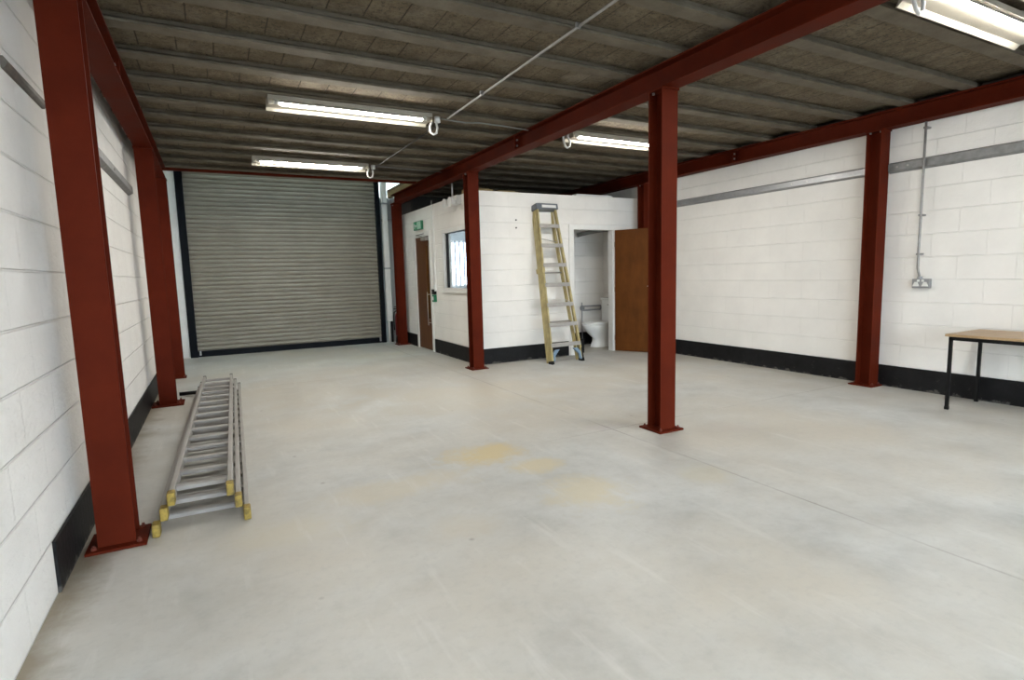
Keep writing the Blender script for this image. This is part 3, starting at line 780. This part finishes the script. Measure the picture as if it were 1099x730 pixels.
# ------------------------------------------------------------------ table by the right wall
t = thing('work_table', 'small table with beech top and black steel legs against the right wall', 'table', (5.90, 1.87, 0))
TZ = .672
b = nb(); box(b, -.305, .305, -.60, .60, TZ-.022, TZ, bev=.003); obj('tabletop', b, M['tabletop'], t)
b = nb()
for x in (-.28, .255): box(b, x, x+.025, -.58, .58, TZ-.055, TZ-.022)
for y in (-.58, .555): box(b, -.28, .28, y, y+.025, TZ-.055, TZ-.022)
obj('frame', b, M['blackmetal'], t)
for sx in (-1, 1):
    for sy in (-1, 1):
        x, y = sx*.2675, sy*.5675
        b = nb(); box(b, x-.0125, x+.0125, y-.0125, y+.0125, .012, TZ-.022, bev=.002); lg = obj('leg', b, M['blackmetal'], t)
        b = nb(); box(b, x-.015, x+.015, y-.015, y+.015, 0, .03, bev=.003); obj('foot_cap', b, M['blackplastic'], lg)

# ------------------------------------------------------------------ toilet
t = thing('toilet', 'white ceramic toilet seen through the open door', 'toilet', (5.84, 7.76, 0))
def ell(cx, a, bb, z, n=28, flat=0.0):
    r = []
    for k in range(n):
        th = 2*PI*k/n; c, s_ = math.cos(th), math.sin(th)
        r.append((cx+a*c, bb*s_, z))
    return r
b = nb()
loft(b, [ell(.03, .20, .12, 0), ell(.03, .195, .115, .02), ell(.04, .17, .095, .10), ell(.04, .165, .095, .16), ell(.0, .215, .135, .24), ell(-.03, .265, .17, .32), ell(-.045, .275, .18, .37), ell(-.045, .275, .18, .395)])
box(b, .12, .36, -.10, .10, .18, .395, bev=.03)
obj('pan', b, M['ceramic'], t)
b = nb(); loft(b, [ell(-.045, .272, .182, .395), ell(-.045, .278, .186, .405), ell(-.045, .276, .184, .425), ell(-.04, .25, .165, .44)])
obj('seat_lid', b, M['offwhite'], t)
b = nb(); box(b, .20, .40, -.19, .19, .40, .80, bev=.025); cis = obj('cistern', b, M['ceramic'], t)
b = nb(); box(b, .185, .41, -.20, .20, .80, .835, bev=.012); obj('cistern_lid', b, M['ceramic'], cis)
b = nb(); cyl(b, (.2, -.13, .72), (.165, -.13, .72), .012); box(b, .155, .17, -.13, -.04, .71, .73, bev=.003); obj('flush_lever', b, M['alu'], cis)
t = thing('wall_bracket', 'dark wall bracket above the toilet cistern', 'bracket', (XR, 7.72, .92))
b = nb(); prism(b, [(-.20, 0), (0, 0), (0, .16), (-.08, .13)], 'y', -.05, .05); obj('body', b, M['greycable'], t, bevel=.006)

t = thing('grab_rail', 'thin metal grab rail on the toilet back wall', 'rail', (5.72, 8.15, .66))
b = nb(); cyl(b, (.0, -.07, .03), (.40, -.07, .03), .014); cyl(b, (0, -.07, -.04), (.40, -.07, -.04), .014); tube(b, [(.40, -.07, .03), (.42, -.07, -.005), (.40, -.07, -.04)], .014)
obj('arm', b, M['galv'], t)
b = nb(); cyl(b, (0, -.07, -.66), (0, -.07, .10), .009); obj('upright', b, M['galv'], t)
b = nb()
for z in (.03, -.04): cyl(b, (.05, -.07, z), (.05, 0, z), .012)
cyl(b, (.05, -.012, -.005), (.05, 0, -.005), .05); obj('wall_plate', b, M['galv'], t)
t = thing('pipe_run', 'dark pipe under the toilet room ceiling', 'pipe', (5.75, 7.9, 1.98))
b = nb(); tube(b, [(-.10, .2, -.05), (.1, .1, 0), (.3, -.05, .03), (.48, -.1, .03)], .035, 10); obj('pipe', b, M['greycable'], t)
b = nb(); box(b, .28, .34, -.09, .0, .02, .42); obj('hanger', b, M['greycable'], t)

# ------------------------------------------------------------------ light and camera
w = bpy.data.worlds.new('World'); bpy.context.scene.world = w; w.use_nodes = True
bg = w.node_tree.nodes['Background']; bg.inputs[0].default_value = (.86, .935, 1.0, 1); bg.inputs[1].default_value = 5.6

ol = bpy.data.lights.new('office_fill_light', 'AREA'); ol.shape = 'RECTANGLE'; ol.size = 1.2; ol.size_y = .3; ol.energy = 42; ol.color = (.86, .93, 1)  # unseen fill light added to brighten the office interior
o = bpy.data.objects.new('office_fill_light', ol); C.objects.link(o); o.location = (4.0, 9.3, ZO-.07)

cam = bpy.data.cameras.new('camera'); co = bpy.data.objects.new('camera', cam); C.objects.link(co)
cam.sensor_fit = 'HORIZONTAL'; cam.sensor_width = 36; cam.lens = 596.18/1099*36; cam.clip_start = .02; cam.clip_end = 200
yaw, pit, rol = .4891, .1176, -.0260
F = Vector((math.sin(yaw)*math.cos(pit), math.cos(yaw)*math.cos(pit), -math.sin(pit)))
R = Vector((math.cos(yaw), -math.sin(yaw), 0)); U = R.cross(F)
R2 = R*math.cos(rol)+U*math.sin(rol); U2 = -R*math.sin(rol)+U*math.cos(rol)
co.matrix_world = Matrix(((R2.x, U2.x, -F.x, 0), (R2.y, U2.y, -F.y, 0), (R2.z, U2.z, -F.z, 1.285), (0, 0, 0, 1)))
sc = bpy.context.scene; sc.camera = co
sc.view_settings.view_transform = 'Standard'; sc.view_settings.look = 'None'; sc.view_settings.gamma = 1.0
sc.view_settings.use_curve_mapping = False; sc.view_settings.exposure = 1.22
sc.cycles.use_denoising = True
sc.cycles.max_bounces = 10; sc.cycles.diffuse_bounces = 6; sc.cycles.transparent_max_bounces = 12
sc.cycles.sample_clamp_indirect = 8
